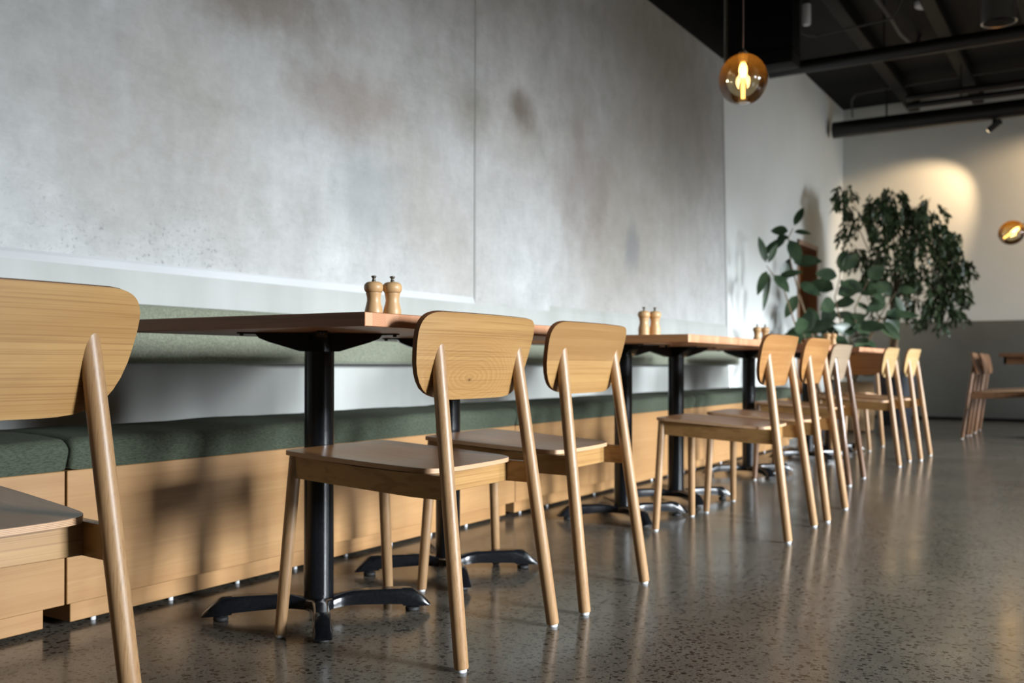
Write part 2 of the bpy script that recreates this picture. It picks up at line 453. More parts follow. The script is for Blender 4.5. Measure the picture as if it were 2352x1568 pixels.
def tube(bm, pts, radii, n=20, cap=True, mi=0):
    pts = [Vector(p) for p in pts]
    if not isinstance(radii, (list, tuple)): radii = [radii] * len(pts)
    rings = []
    u = None
    for i, p in enumerate(pts):
        d = (pts[min(i + 1, len(pts) - 1)] - pts[max(i - 1, 0)])
        if u is None: u, v = basis(d)
        else:
            d = d.normalized(); u = (u - d * u.dot(d)).normalized(); v = d.cross(u)
        rings.append([bm.verts.new(p + (u * math.cos(2 * math.pi * k / n) + v * math.sin(2 * math.pi * k / n)) * radii[i]) for k in range(n)])
    for a, b in zip(rings, rings[1:]):
        for k in range(n):
            bm.faces.new((a[k], a[(k + 1) % n], b[(k + 1) % n], b[k])).material_index = mi
    if cap:
        bm.faces.new(rings[0]).material_index = mi; bm.faces.new(rings[-1][::-1]).material_index = mi
    return rings

def lathe(bm, prof, n=32, c=(0, 0, 0), mi=0):
    """prof: (r, z) from bottom to top"""
    rings = []
    for r, z in prof:
        if r < 1e-6: rings.append([bm.verts.new((c[0], c[1], c[2] + z))])
        else: rings.append([bm.verts.new((c[0] + r * math.cos(2 * math.pi * k / n), c[1] + r * math.sin(2 * math.pi * k / n), c[2] + z)) for k in range(n)])
    for a, b in zip(rings, rings[1:]):
        for k in range(n):
            k2 = (k + 1) % n
            if len(a) == 1: bm.faces.new((a[0], b[k2], b[k])).material_index = mi
            elif len(b) == 1: bm.faces.new((a[k], a[k2], b[0])).material_index = mi
            else: bm.faces.new((a[k], a[k2], b[k2], b[k])).material_index = mi
    if len(rings[0]) > 1: bm.faces.new(rings[0][::-1]).material_index = mi
    if len(rings[-1]) > 1: bm.faces.new(rings[-1]).material_index = mi

def prism(bm, poly, z0, z1, mi_top=0, mi_side=0, mi_bot=None):
    a = [bm.verts.new((x, y, z0)) for x, y in poly]; b = [bm.verts.new((x, y, z1)) for x, y in poly]
    bm.faces.new(a[::-1]).material_index = mi_top if mi_bot is None else mi_bot
    bm.faces.new(b).material_index = mi_top
    n = len(poly)
    for i in range(n): bm.faces.new((a[i], a[(i + 1) % n], b[(i + 1) % n], b[i])).material_index = mi_side

def B(): return bmesh.new()

# ------------------------------------------------------------------ the room
XE, YW = 12.5, 2.86           # far wall, white side wall
CEIL = 3.85
WY = 2.65                     # face of the concrete panels
b = B(); box(b, -3.0, XE + 0.2, -5.6, 3.1, -0.2, 0.0); struct(mesh_obj('floor', b, M['floor'], smooth=0))
b = B(); box(b, -3.0, XE + 0.2, -5.6, 3.1, CEIL, CEIL + 0.2); struct(mesh_obj('ceiling', b, M['black_paint'], smooth=0))

# concrete wall of two recessed panels; its far end leans slightly
def concrete():
    b = B()
    def q(pts, mi):
        f = b.faces.new([b.verts.new(p) for p in pts]); f.material_index = mi
    xe = lambda z: 7.655 - 0.066 * (z - 0.44)
    X0, D, ZS, ZT = -3.0, 0.022, 0.938, 3.10
    bev = 0.032
    Yr = WY + D
    # lower band
    q([(X0, WY, 0), (xe(0), WY, 0), (xe(ZS), WY, ZS), (X0, WY, ZS)], 1)
    def panel(xa, xb, slant):
        # bottom bevel
        xb1 = xe(ZS) - 0.02 if slant else xb
        xb2 = xe(ZT) - 0.02 if slant else xb
        xb1b = xe(ZS + bev) - 0.02 if slant else xb
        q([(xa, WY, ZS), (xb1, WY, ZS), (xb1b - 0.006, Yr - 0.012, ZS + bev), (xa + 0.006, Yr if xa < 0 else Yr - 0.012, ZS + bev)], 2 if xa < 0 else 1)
        ya = Yr if xa < 0 else Yr - 0.012
        q([(xa + 0.006, ya, ZS + bev), (xb1b - 0.006, Yr - 0.012, ZS + bev), (xb2 - 0.006, WY + 0.004, ZT), (xa + 0.006, ya if xa < 0 else WY + 0.004, ZT)], 0)
        q([(xb1, WY, ZS), (xb2, WY, ZT), (xb2 - 0.006, WY + 0.004, ZT), (xb1b - 0.006, Yr - 0.012, ZS + bev)], 1)
        q([(xa, WY, ZS), (xa + 0.006, ya, ZS + bev), (xa + 0.006, ya if xa < 0 else WY + 0.004, ZT), (xa, WY, ZT)], 1)
    panel(X0, 3.93, False)
    q([(3.93, WY, ZS), (4.67, WY, ZS), (4.67, WY, ZT), (3.93, WY, ZT)], 0)
    panel(4.67, 0, True)
    q([(xe(ZS) - 0.02, WY, ZS), (xe(ZS), WY, ZS), (xe(ZT), WY, ZT), (xe(ZT) - 0.02, WY, ZT)], 0)
    # end and back, closing the slab
    q([(xe(0), WY, 0), (xe(0), YW + 0.1, 0), (xe(ZT), YW + 0.1, ZT), (xe(ZT), WY, ZT)], 1)
    q([(X0, WY, 0), (X0, YW + 0.1, 0), (X0, YW + 0.1, ZT), (X0, WY, ZT)], 1)
    q([(X0, YW + 0.1, 0), (xe(0), YW + 0.1, 0), (xe(ZT), YW + 0.1, ZT), (X0, YW + 0.1, ZT)], 1)
    q([(X0, WY, ZT), (xe(ZT), WY, ZT), (xe(ZT), YW + 0.1, ZT), (X0, YW + 0.1, ZT)], 1)
    bmesh.ops.remove_doubles(b, verts=b.verts, dist=0.0005)
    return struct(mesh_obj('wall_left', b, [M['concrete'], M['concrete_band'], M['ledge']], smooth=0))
concrete()
b = B(); box(b, -3.0, 7.475, WY - 0.012, YW, 3.10, CEIL - 0.002, 0.004); struct(mesh_obj('trim_1', b, M['black_paint']))

# white wall beyond with a doorway
DX0, DX1, DZ = 10.42, 11.26, 2.0
b = B()
box(b, 7.3, DX0, YW, YW + 0.24, 0, CEIL); box(b, DX1, XE + 0.2, YW, YW + 0.24, 0, CEIL); box(b, DX0, DX1, YW, YW + 0.24, DZ, CEIL)
struct(mesh_obj('wall_back_left', b, M['white_wall'], smooth=0))
d = struct(bpy.data.objects.new('door_1', None)); COL.objects.link(d); d.location = (DX0, YW, 0)
b = B(); W_ = DX1 - DX0
box(b, 0, 0.05, -0.012, 0.2, 0, DZ); box(b, W_ - 0.05, W_, -0.012, 0.2, 0, DZ); box(b, 0, W_, -0.012, 0.2, DZ - 0.05, DZ + 0.0)
mesh_obj('door_frame', b, M['frame_wood'], d)
b = B(); box(b, 0.05, W_ - 0.05, 0.15, 0.19, 0.005, DZ - 0.05, 0.003); leaf = mesh_obj('door_leaf', b, M['door_wood'], d)
b = B(); tube(b, [(W_ - 0.12, 0.15, 1.0), (W_ - 0.12, 0.10, 1.0)], 0.011, 12); tube(b, [(W_ - 0.115, 0.10, 1.0), (W_ - 0.24, 0.10, 1.0)], 0.009, 12)
mesh_obj('door_handle', b, M['steel'], leaf)

# far wall, painted above a grey rendered dado
b = B(); box(b, XE, XE + 0.2, -5.6, YW, 0, CEIL); struct(mesh_obj('wall_back', b, M['white_wall'], smooth=0))
b = B(); box(b, XE - 0.03, XE, -5.3, 2.78, 0, 1.165, 0.004); struct(mesh_obj('trim_2', b, M['dado']))
b = B(); box(b, XE - 0.05, XE - 0.03, -5.3, 2.78, 0, 0.03, 0.004); struct(mesh_obj('baseboard_back', b, M['black_paint']))

# window wall on the room side
b = B()
xs = [-3.0]
for wx, ws in WINDOWS: xs += [wx - ws / 2, wx + ws / 2]
xs.append(XE + 0.2)
for i in range(0, len(xs), 2): box(b, xs[i], xs[i + 1], -5.7, -5.5, 0, CEIL)
for wx, ws in WINDOWS:
    box(b, wx - ws / 2, wx + ws / 2, -5.7, -5.5, 0, 0.4); box(b, wx - ws / 2, wx + ws / 2, -5.7, -5.5, 2.7, CEIL)
struct(mesh_obj('wall_right', b, M['white_wall'], smooth=0))
for i, (wx, ws) in enumerate(WINDOWS):
    wnd = struct(bpy.data.objects.new('window_%d' % (i + 1), None)); COL.objects.link(wnd); wnd.location = (wx, -5.6, 0.4)
    b = B(); hw = ws / 2
    box(b, -hw, -hw + 0.06, -0.04, 0.04, 0, 2.3); box(b, hw - 0.06, hw, -0.04, 0.04, 0, 2.3); box(b, -hw, hw, -0.04, 0.04, 0, 0.06); box(b, -hw, hw, -0.04, 0.04, 2.24, 2.3)
    box(b, -0.03, 0.03, -0.04, 0.04, 0.06, 2.24)
    mesh_obj('window_frame', b, M['black_gloss'], wnd)
    b = B(); box(b, -hw + 0.06, hw - 0.06, -0.004, 0.004, 0.06, 2.24); mesh_obj('window_pane', b, M['pane'], wnd, smooth=0)

# ------------------------------------------------------------------ banquette
UN = [(-1.0, 1.40), (1.40, 3.455), (3.455, 5.515), (5.515, 7.645)]
WHERE = ['nearest unit, behind the cropped front chair', 'unit behind the first pair of tables', 'unit behind the second pair of tables', 'farthest unit, ending at the white wall']
for (x0, x1), wh in zip(UN, WHERE):
    L = x1 - x0
    t_ = thing('bench', 'oak veneered bench base on low plinth, ' + wh, 'bench', (x0, 2.125, 0), 0, 'bench units along the concrete wall')
    b = B(); box(b, 0.003, L - 0.003, 0.0, WY - 2.127, 0.062, 0.383, 0.0015, 1); mesh_obj('front_panel', b, M['bench'], t_)
    b = B(); box(b, 0.025, L - 0.045, 0.02, WY - 2.14, 0.012, 0.060, 0.0015, 1); mesh_obj('plinth', b, M['bench'], t_)
    k = 0.10
    while k < L - 0.06:
        b = B(); lathe(b, [(0.007, 0), (0.007, 0.012)], 12, (k, 0.040, 0)); mesh_obj('glide', b, M['white_plastic'], t_)
        k += 0.235
CW = ['behind the cropped front chair', 'behind the first pair of tables', 'behind the second pair of tables', 'at the far end by the white wall']
for (x0, x1), wh in zip(UN, CW):
    x0 += 0.006; x1 += 0.006
    b = B()
    # crowned, rounded section swept along x with pulled-in ends
    prof = []
    D0, D1, H = 2.112, WY - 0.012, 0.080
    n = 9
    for i in range(n + 1):                      # front round
        a = math.pi / 2 * i / n
        prof.append((D0 + 0.032 * (1 - math.sin(a)), None, 0.0, a))
    sec = [(D0 + 0.012, 0.0)]
    for i in range(9):
        a = math.pi - (math.pi / 2) * i / 8
        sec.append((D0 + 0.030 + 0.030 * math.cos(a), H - 0.032 + 0.030 * math.sin(a)))
    for yy, zz in ((2.20, 0.083), (2.30, 0.086), (2.42, 0.084), (2.54, 0.077)): sec.append((yy, zz))
    for i in range(6):
        a = math.pi / 2 - (math.pi / 2) * i / 5
        sec.append((D1 - 0.028 + 0.028 * math.cos(a), 0.044 + 0.028 * math.sin(a)))
    sec.append((D1 - 0.004, 0.0))
    xsn = [x0 + 0.004, x0 + 0.006, x0 + 0.012, x0 + 0.024, x0 + 0.045]
    L = x1 - x0
    xs_ = [(0.003, 0.55), (0.005, 0.75), (0.012, 0.90), (0.026, 0.98), (0.06, 1.0)]
    N = 26
    st = [(x0 + a, s) for a, s in xs_] + [(x0 + 0.06 + (L - 0.12) * i / N, 1.0) for i in range(1, N)] + [(x1 - a, s) for a, s in xs_[::-1]]
    rings = []
    yc, zc = (D0 + D1) / 2, 0.036
    for xx, s in st:
        wob = 0.002 * math.sin(xx * 9.1) + 0.0015 * math.sin(xx * 23.0 + 1)
        sy = 1 - (1 - s) * 0.10
        rings.append([b.verts.new((xx, yc + (y - yc) * sy, 0.3835 + (max(0.0, zc + (z - zc) * s + (wob if z > 0.05 else 0)) if z > 1e-4 else (0.02 * (1 - s)))))
                      for y, z in sec])
    for a_, c_ in zip(rings, rings[1:]):
        m_ = len(a_)
        for k in range(m_): b.faces.new((a_[k], a_[(k + 1) % m_], c_[(k + 1) % m_], c_[k]))
    b.faces.new(rings[0]); b.faces.new(rings[-1])
    o = mesh_obj('bench_cushion', b, M['fabric_shaded'], smooth=50)
    tag(o, 'shade-darkened green fabric bench seat cushion ' + wh, 'cushion', 'seat cushions along the bench')
for (x0, x1), wh in zip(UN, CW):
    b = B(); box(b, x0 + 0.004, x1 - 0.004 if x1 < 7 else 7.615, 2.55, WY - 0.001, 0.640, 0.826, 0.018, 4)
    o = mesh_obj('backrest_pad', b, M['fabric'])
    tag(o, 'sage green upholstered backrest pad on concrete wall, ' + wh, 'backrest', 'wall mounted backrest pads')

# ------------------------------------------------------------------ dining chair
def chair_frame(loc, rz, label, group):
    return thing('dining_chair', label, 'chair', loc, rz, group)

BACK_OUT = [(0.0, 0.100), (0.0010, 0.126), (0.0035, 0.150), (0.008, 0.170), (0.015, 0.187), (0.025, 0.202), (0.039, 0.2145), (0.057, 0.2255), (0.080, 0.2345),
            (0.105, 0.2405), (0.128, 0.2445), (0.146, 0.2460), (0.158, 0.2450), (0.168, 0.2415), (0.176, 0.2360), (0.182, 0.2285), (0.1865, 0.2185), (0.1895, 0.206), (0.191, 0.190)]
BZ0 = 0.5625
def back_y(x, z):          # rear face of the backrest
    return 0.0425 + 0.25 * (0.757 - z) + 0.45 * x * x

def make_chair():
    t_ = thing('dining_chair', 'x', 'chair')
    # backrest
    b = B(); T = 0.0115; nt = 28
    rear, front = [], []
    for hz, wdt in BACK_OUT:
        z = BZ0 + hz
        rr, ff = [], []
        for k in range(nt + 1):
            x = wdt * (2 * k / nt - 1)
            y = back_y(x, z)
            rr.append(b.verts.new((x, y, z))); ff.append(b.verts.new((x, y + T, z + 0.25 * T)))
        rear.append(rr); front.append(ff)
    m_ = len(rear)
    for i in range(m_ - 1):
        for k in range(nt):
            b.faces.new((rear[i][k], rear[i][k + 1], rear[i + 1][k + 1], rear[i + 1][k])); b.faces.new((front[i][k], front[i + 1][k], front[i + 1][k + 1], front[i][k + 1]))
        for k in (0, nt): b.faces.new((rear[i][k], rear[i + 1][k], front[i + 1][k], front[i][k])).material_index = 1
    for i in (0, m_ - 1):
        for k in range(nt): b.faces.new((rear[i][k], rear[i][k + 1], front[i][k + 1], front[i][k])).material_index = 1
    mesh_obj('backrest', b, [M['oak_x'], M['ply_dark']], t_, 40)
    # seat: rounded plan, slightly dished, 10 mm plywood
    half = [(0.0, 0.088), (0.07, 0.0888), (0.115, 0.091), (0.140, 0.0942), (0.157, 0.0995), (0.169, 0.108), (0.178, 0.121), (0.1835, 0.140), (0.1875, 0.18), (0.191, 0.25), (0.194, 0.33), (0.195, 0.41), (0.1935, 0.475),
            (0.191, 0.498), (0.185, 0.511), (0.175, 0.517), (0.12, 0.519), (0.06, 0.520), (0.0, 0.520)]
    plan = half + [(-x, y) for x, y in half[-2:0:-1]]
    def zt(x, y):
        f = (y - 0.09) / 0.43
        z = 0.414 + 0.023 * f - 0.010 * math.exp(-((y - 0.27) / 0.13) ** 2) * (1 - (x / 0.2) ** 2)
        return z
    b = B(); cy = 0.31
    fr = [1.0, 0.97, 0.88, 0.7, 0.45, 0.2]
    top, bot = [], []
    for s_ in fr:
        top.append([b.verts.new((x * s_, cy + (y - cy) * s_, zt(x * s_, cy + (y - cy) * s_))) for x, y in plan])
        bot.append([b.verts.new((x * s_, cy + (y - cy) * s_, zt(x * s_, cy + (y - cy) * s_) - 0.0105)) for x, y in plan])
    n = len(plan)
    for i in range(len(fr) - 1):
        for k in range(n):
            b.faces.new((top[i][k], top[i][(k + 1) % n], top[i + 1][(k + 1) % n], top[i + 1][k]))
            b.faces.new((bot[i][k], bot[i + 1][k], bot[i + 1][(k + 1) % n], bot[i][(k + 1) % n]))
    ct, cb = b.verts.new((0, cy, zt(0, cy))), b.verts.new((0, cy, zt(0, cy) - 0.0105))
    for k in range(n):
        b.faces.new((top[-1][k], top[-1][(k + 1) % n], ct)); b.faces.new((bot[-1][k], cb, bot[-1][(k + 1) % n]))
        b.faces.new((top[0][k], bot[0][k], bot[0][(k + 1) % n], top[0][(k + 1) % n])).material_index = 1
    mesh_obj('seat', b, [M['oak_seat'], M['ply']], t_, 40)
    # rear legs, mitred against the backrest so the tip comes to a point
    for s in (-1, 1):
        b = B(); n = 24
        foot = Vector((s * 0.204, 0.0, 0.006)); topc = Vector((s * 0.1665, 0.0905, 0.70))
        ax = (topc - foot).normalized(); u, v = basis(ax)
        rings = []
        for f_, r in ((0.0, 0.0145), (0.004, 0.0155), (0.35, 0.0162), (0.62, 0.0162), (0.80, 0.0160)):
            c0 = foot + (topc - foot) * f_
            rings.append([b.verts.new(c0 + (u * math.cos(2 * math.pi * k / n) + v * math.sin(2 * math.pi * k / n)) * r) for k in range(n)])
        last = []
        for k in range(n):
            off = (u * math.cos(2 * math.pi * k / n) + v * math.sin(2 * math.pi * k / n)) * 0.0155
            t0 = 0.70
            for _ in range(40):
                p = foot + (topc - foot) * t0 + off
                g = p.y - (back_y(p.x, min(p.z, 0.757)) + 0.001)
                t0 -= g / ((topc - foot).y + 0.25 * (topc - foot).z) * 0.9
            t0 = max(t0, 0.802)
            p = foot + (topc - foot) * t0 + off
            last.append(b.verts.new(p))
        rings.append(last)
        for a_, c_ in zip(rings, rings[1:]):
            for k in range(n): b.faces.new((a_[k], a_[(k + 1) % n], c_[(k + 1) % n], c_[k]))
        b.faces.new(rings[0]); b.faces.new(rings[-1])
        lg = mesh_obj('leg', b, M['oak_z'], t_, 45)
        b = B(); lathe(b, [(0.0105, 0), (0.0115, 0.002), (0.0115, 0.007)], 16, (s * 0.204, 0, 0)); mesh_obj('glide', b, M['white_plastic'], lg)
    for s in (-1, 1):
        b = B(); foot = Vector((s * 0.207, 0.507, 0.006)); tp = Vector((s * 0.166, 0.497, 0.425))
        tube(b, [foot, foot.lerp(tp, 0.01), foot.lerp(tp, 0.5), foot.lerp(tp, 0.85), tp], [0.0125, 0.0135, 0.0148, 0.0152, 0.0150], 24)
        lg = mesh_obj('leg', b, M['oak_z'], t_, 45)
        b = B(); lathe(b, [(0.0095, 0), (0.0105, 0.002), (0.0105, 0.007)], 16, (s * 0.207, 0.507, 0)); mesh_obj('glide', b, M['white_plastic'], lg)
    # side rails run from the front leg past the seat back to the rear leg
    for s in (-1, 1):
        b = B()
        pts = [(0.050, 0.352, 0.403, 0.1855), (0.14, 0.353, 0.4045, 0.1825), (0.30, 0.361, 0.410, 0.1765), (0.488, 0.371, 0.4245, 0.169)]
        a_ = [[b.verts.new((s * (xc + dx), y, z)) for dx, z in ((-0.009, z0), (0.009, z0), (0.009, z1), (-0.009, z1))] for y, z0, z1, xc in pts]
        for p, q in zip(a_, a_[1:]):
            for k in range(4): b.faces.new((p[k], p[(k + 1) % 4], q[(k + 1) % 4], q[k]))
        b.faces.new(a_[0]); b.faces.new(a_[-1])
        mesh_obj('side_rail', b, M['oak_y'], t_)
    b = B(); box(b, -0.175, 0.175, 0.116, 0.136, 0.353, 0.4035, 0.001, 1); mesh_obj('rear_apron', b, M['oak_x'], t_)
    b = B(); box(b, -0.160, 0.160, 0.488, 0.506, 0.373, 0.4245, 0.001, 1); mesh_obj('front_apron', b, M['oak_x'], t_)
    return t_

proto = make_chair()
CHAIRS = [
    (0.7065, 1.2118, -0.0933, 'oak dining chair in the left foreground, cut off by the picture edge', None),
    (1.858, 1.1534, 0.027, 'oak dining chair with a dark knot in its back, at the first table with mills', None),
    (2.4068, 1.1523, 0.039, 'oak dining chair with a two-tone veneer back, right of the knotted chair', None),
    (3.683, 0.9905, 0.031, 'amber oak dining chair nearest the camera at the second pair of tables', 'amber'),
    (4.2315, 0.9902, 0.052, 'amber oak dining chair farther from the camera at the second pair of tables', 'amber'),
    (5.50, 1.18, 0.03, 'greyish oak dining chair with dark brown legs, alone at the single table', 'grey'),
    (6.68, 1.135, 0.02, 'pale oak dining chair, second from the far end of the table row', 'pale'),
    (7.20, 1.085, 0.0, 'pale oak dining chair at the far end of the table row, before the fig tree', 'pale'),
    (8.03, 1.73, math.pi / 2, 'oak chair with a shade-darkened back at the end of the last table, turned towards the camera', 'shade'),
]
def slotmat(o, i, m):
    o.material_slots[i].link = 'OBJECT'; o.material_slots[i].material = m
for i, (x, y, a, lab, var) in enumerate(CHAIRS):
    c_ = proto if i == 0 else copy_tree(proto)
    c_.location = (x, y, 0); c_.rotation_euler = (0, 0, a); tag(c_, lab, 'chair', 'dining chairs along the bench tables')
    for ch in c_.children:
        nm = ch.name.split('.')[0]
        if i == 1 and nm == 'backrest': slotmat(ch, 0, M['knot_x'])
        if i == 2 and nm == 'backrest': slotmat(ch, 0, M['two_tone_x'])
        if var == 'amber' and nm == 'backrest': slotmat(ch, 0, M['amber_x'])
        if var == 'pale' and nm == 'backrest': slotmat(ch, 0, M['pale_x'])
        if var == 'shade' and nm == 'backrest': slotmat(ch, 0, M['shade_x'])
        if var == 'grey' and nm == 'backrest': slotmat(ch, 0, M['grey_x'])
        if var == 'grey' and nm == 'leg': slotmat(ch, 0, M['grey_z'])
# far group at the right: three side-on chairs along a dark table
for i, (x, y, lab) in enumerate([(9.45, 1.10, 'nearest of the three side-on wooden chairs at the far right table'),
                                 (9.94, 1.09, 'middle one of the three side-on wooden chairs at the far right table'),
                                 (10.44, 1.10, 'farthest of the three side-on wooden chairs at the far right table')]):
    c_ = copy_tree(proto); c_.location = (x, y, 0); c_.rotation_euler = (0, 0, math.pi + 0.02)
    for ch in c_.children: slotmat(ch, 0, M['far_wood'])  # dark wood colour carries the shade these chairs stand in
    tag(c_, lab, 'chair', 'chairs at the far right table')
c_ = copy_tree(proto); c_.location = (8.87, 0.36, 0); c_.rotation_euler = (0, 0, -math.pi / 2)
for ch in c_.children:
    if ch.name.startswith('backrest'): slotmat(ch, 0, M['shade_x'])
tag(c_, 'orange wooden chair back at the right picture edge, beside the far right table', 'chair', 'chairs at the far right table')

# ------------------------------------------------------------------ pedestal tables
def make_table():
    t_ = thing('cafe_table', 'x', 'table')
    W2, D2, TH = 0.298, 0.405, 0.030
    b = B(); fs = box(b, -W2, W2, -D2, D2, 0.720, 0.750, 0.0012, 1)
    bmesh.ops.recalc_face_normals(b, faces=b.faces)
    for f in b.faces:
        if abs(f.normal.y) > 0.9: f.material_index = 1
    mesh_obj('tabletop', b, [M['table_long'], M['endgrain']], t_, 30)
    b = B(); tube(b, [(0, 0, 0.045), (0, 0, 0.70)], 0.0375, 40); mesh_obj('pole', b, M['black'], t_, 40)
    # hub of the cast base
    b = B(); lathe(b, [(0.030, 0.024), (0.040, 0.028), (0.0435, 0.036), (0.0425, 0.046), (0.039, 0.050), (0.0, 0.050)], 36)
    base = mesh_obj('base', b, M['black'], t_, 45)
    for k in range(4):
        ang = math.pi / 4 + k * math.pi / 2
        R_ = Matrix.Rotation(ang, 4, 'Z')
        b = B()
        # stations: r, half-width, z bottom, z top
        S = [(0.010, 0.044, 0.024, 0.048), (0.030, 0.040, 0.024, 0.050), (0.048, 0.029, 0.024, 0.053), (0.066, 0.0225, 0.025, 0.057), (0.090, 0.0200, 0.026, 0.060), (0.13, 0.0200, 0.025, 0.061), (0.18, 0.0205, 0.023, 0.061),
             (0.212, 0.0210, 0.021, 0.0605), (0.2135, 0.0210, 0.017, 0.0605), (0.236, 0.0222, 0.016, 0.0590), (0.244, 0.0225, 0.0155, 0.0555), (0.262, 0.0225, 0.015, 0.042), (0.278, 0.0215, 0.0145, 0.026), (0.285, 0.0195, 0.014, 0.0185)]
        rings = []
        for r, hw, z0, z1 in S:
            h_ = z1 - z0; kr = 0.66 if r < 0.23 else 0.36; ks = 0.90 if r < 0.23 else 0.76; kt = 0.72 if r < 0.23 else 0.45
            sec = [(-hw, z0), (hw, z0), (hw, z0 + h_ * kt), (hw * ks, z0 + h_ * 0.88), (hw * kr, z1), (-hw * kr, z1), (-hw * ks, z0 + h_ * 0.88), (-hw, z0 + h_ * kt)]
            rings.append([b.verts.new(R_ @ Vector((r, y, z))) for y, z in sec])
        for a_, c2 in zip(rings, rings[1:]):
            for j in range(8): b.faces.new((a_[j], a_[(j + 1) % 8], c2[(j + 1) % 8], c2[j]))
        b.faces.new(rings[0]); b.faces.new(rings[-1])
        ft = mesh_obj('foot', b, M['black'], base, 40)
        b = B(); p = R_ @ Vector((0.240, 0, 0)); lathe(b, [(0.016, 0), (0.019, 0.003), (0.018, 0.009), (0.008, 0.011), (0.006, 0.018)], 20, (p.x, p.y, 0))
        mesh_obj('leveller', b, M['rubber'], base, 40)
    # spider bracket under the top
    b = B()
    for k in range(4):
        ang = math.pi / 4 + k * math.pi / 2; R_ = Matrix.Rotation(ang, 4, 'Z')
        S = [(0.0, 0.030, 0.672), (0.05, 0.027, 0.673), (0.085, 0.022, 0.684), (0.125, 0.017, 0.696), (0.15, 0.014, 0.706), (0.158, 0.013, 0.7155), (0.203, 0.012, 0.7165)]
        rings = []
        for r, hw, z0 in S: rings.append([b.verts.new(R_ @ Vector((r, y, z))) for y, z in ((-hw, z0), (hw, z0), (hw, 0.7198), (-hw, 0.7198))])
        for a_, c2 in zip(rings, rings[1:]):
            for j in range(4): b.faces.new((a_[j], a_[(j + 1) % 4], c2[(j + 1) % 4], c2[j]))
        b.faces.new(rings[0]); b.faces.new(rings[-1])
    br = mesh_obj('support_bracket', b, M['black'], t_, 40)
    for k in range(4):
        ang = math.pi / 4 + k * math.pi / 2
        b = B(); lathe(b, [(0.004, 0.7115), (0.0055, 0.7135), (0.0055, 0.7170)], 12, (0.192 * math.cos(ang), 0.192 * math.sin(ang), 0)); mesh_obj('bolt', b, M['black_gloss'], br)
    return t_
tproto = make_table()
TABLES = [(1.833, 1.716, 0.0, 'first pedestal table from the left, a pair of mills on top', 0.0),
          (2.431, 1.740, 0.0, 'second pedestal table from the left, pushed against the first one', -0.001),
          (3.685, 1.735, 0.006, 'third pedestal table from the left, near one of the second pair, mills on top', 0.0),
          (4.288, 1.745, 0.006, 'fourth pedestal table from the left, far one of the second pair', 0.006),
          (5.540, 1.800, 0.008, 'single pedestal table standing before the greyish chair', 0.0),
          (6.69, 1.760, 0.008, 'near one of the last pair of pedestal tables, before the pale chairs', 0.0),
          (7.29, 1.760, 0.008, 'far one of the last pair of pedestal tables, by the inward facing chair', 0.0)]
for i, (x, y, dz, lab, a) in enumerate(TABLES):
    t_ = tproto if i == 0 else copy_tree(tproto)
    t_.location = (x, y, 0); t_.rotation_euler = (0, 0, a); t_.scale = (1, 1, (0.75 + dz) / 0.75)
    tag(t_, lab, 'table', 'pedestal tables along the bench')
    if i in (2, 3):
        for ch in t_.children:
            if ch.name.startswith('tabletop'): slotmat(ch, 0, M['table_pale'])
t_ = copy_tree(tproto); t_.location = (9.72, 0.42, 0)
tag(t_, 'dark topped table at the far right with chairs drawn up to it', 'table')
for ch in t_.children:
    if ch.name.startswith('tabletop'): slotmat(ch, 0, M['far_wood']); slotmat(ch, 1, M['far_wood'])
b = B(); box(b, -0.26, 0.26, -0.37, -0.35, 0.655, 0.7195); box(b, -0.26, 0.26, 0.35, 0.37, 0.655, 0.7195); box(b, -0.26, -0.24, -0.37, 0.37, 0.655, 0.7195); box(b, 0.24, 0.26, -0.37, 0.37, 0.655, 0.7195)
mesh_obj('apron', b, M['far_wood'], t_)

# ------------------------------------------------------------------ pepper and salt mills
def make_mill():
    t_ = thing('pepper_mill', 'x', 'mill')
    b = B(); lathe(b, [(0.020, 0), (0.0213, 0.0015), (0.0213, 0.006), (0.0200, 0.009), (0.0206, 0.013), (0.0215, 0.019), (0.0205, 0.027), (0.0175, 0.038), (0.0160, 0.046), (0.0163, 0.053), (0.0178, 0.060), (0.0185, 0.0625), (0.0185, 0.064), (0.0, 0.064)], 32)
    mesh_obj('body', b, M['mill'], t_, 50)
    b = B(); lathe(b, [(0.0175, 0.0645), (0.0195, 0.0655), (0.0222, 0.070), (0.0232, 0.076), (0.0222, 0.082), (0.0185, 0.0865), (0.0125, 0.0888), (0.006, 0.0895), (0, 0.0895)], 32)
    hd = mesh_obj('head', b, M['mill'], t_, 50)
    b = B(); lathe(b, [(0.0052, 0.0890), (0.0048, 0.0925), (0.0036, 0.095), (0.0040, 0.098), (0.0062, 0.0995), (0.0064, 0.1015), (0.0050, 0.103), (0, 0.103)], 20)
    mesh_obj('knob', b, M['knob'], hd, 50)
    return t_
mproto = make_mill()
MILLS = [(1.866, 1.565, 0.750, 'left', 'first table'), (1.901, 1.534, 0.750, 'right', 'first table'),
         (3.50, 1.560, 0.756, 'left', 'third table'), (3.543, 1.532, 0.756, 'right', 'third table'),
         (5.33, 1.685, 0.758, 'left', 'single table'), (5.385, 1.657, 0.758, 'right', 'single table'),
         (6.56, 1.60, 0.758, 'left', 'last pair of tables'), (6.615, 1.575, 0.758, 'right', 'last pair of tables')]
for i, (x, y, z, sd, wh) in enumerate(MILLS):
    m_ = mproto if i == 0 else copy_tree(mproto)
    m_.location = (x, y, z); m_.scale = (1.06, 1.06, 1.09); m_.rotation_euler = (0, 0, i * 1.3)
    tag(m_, '%s one of two turned wooden mills with metal knob on the %s' % (sd, wh), 'mill', 'salt and pepper mills on the tables')

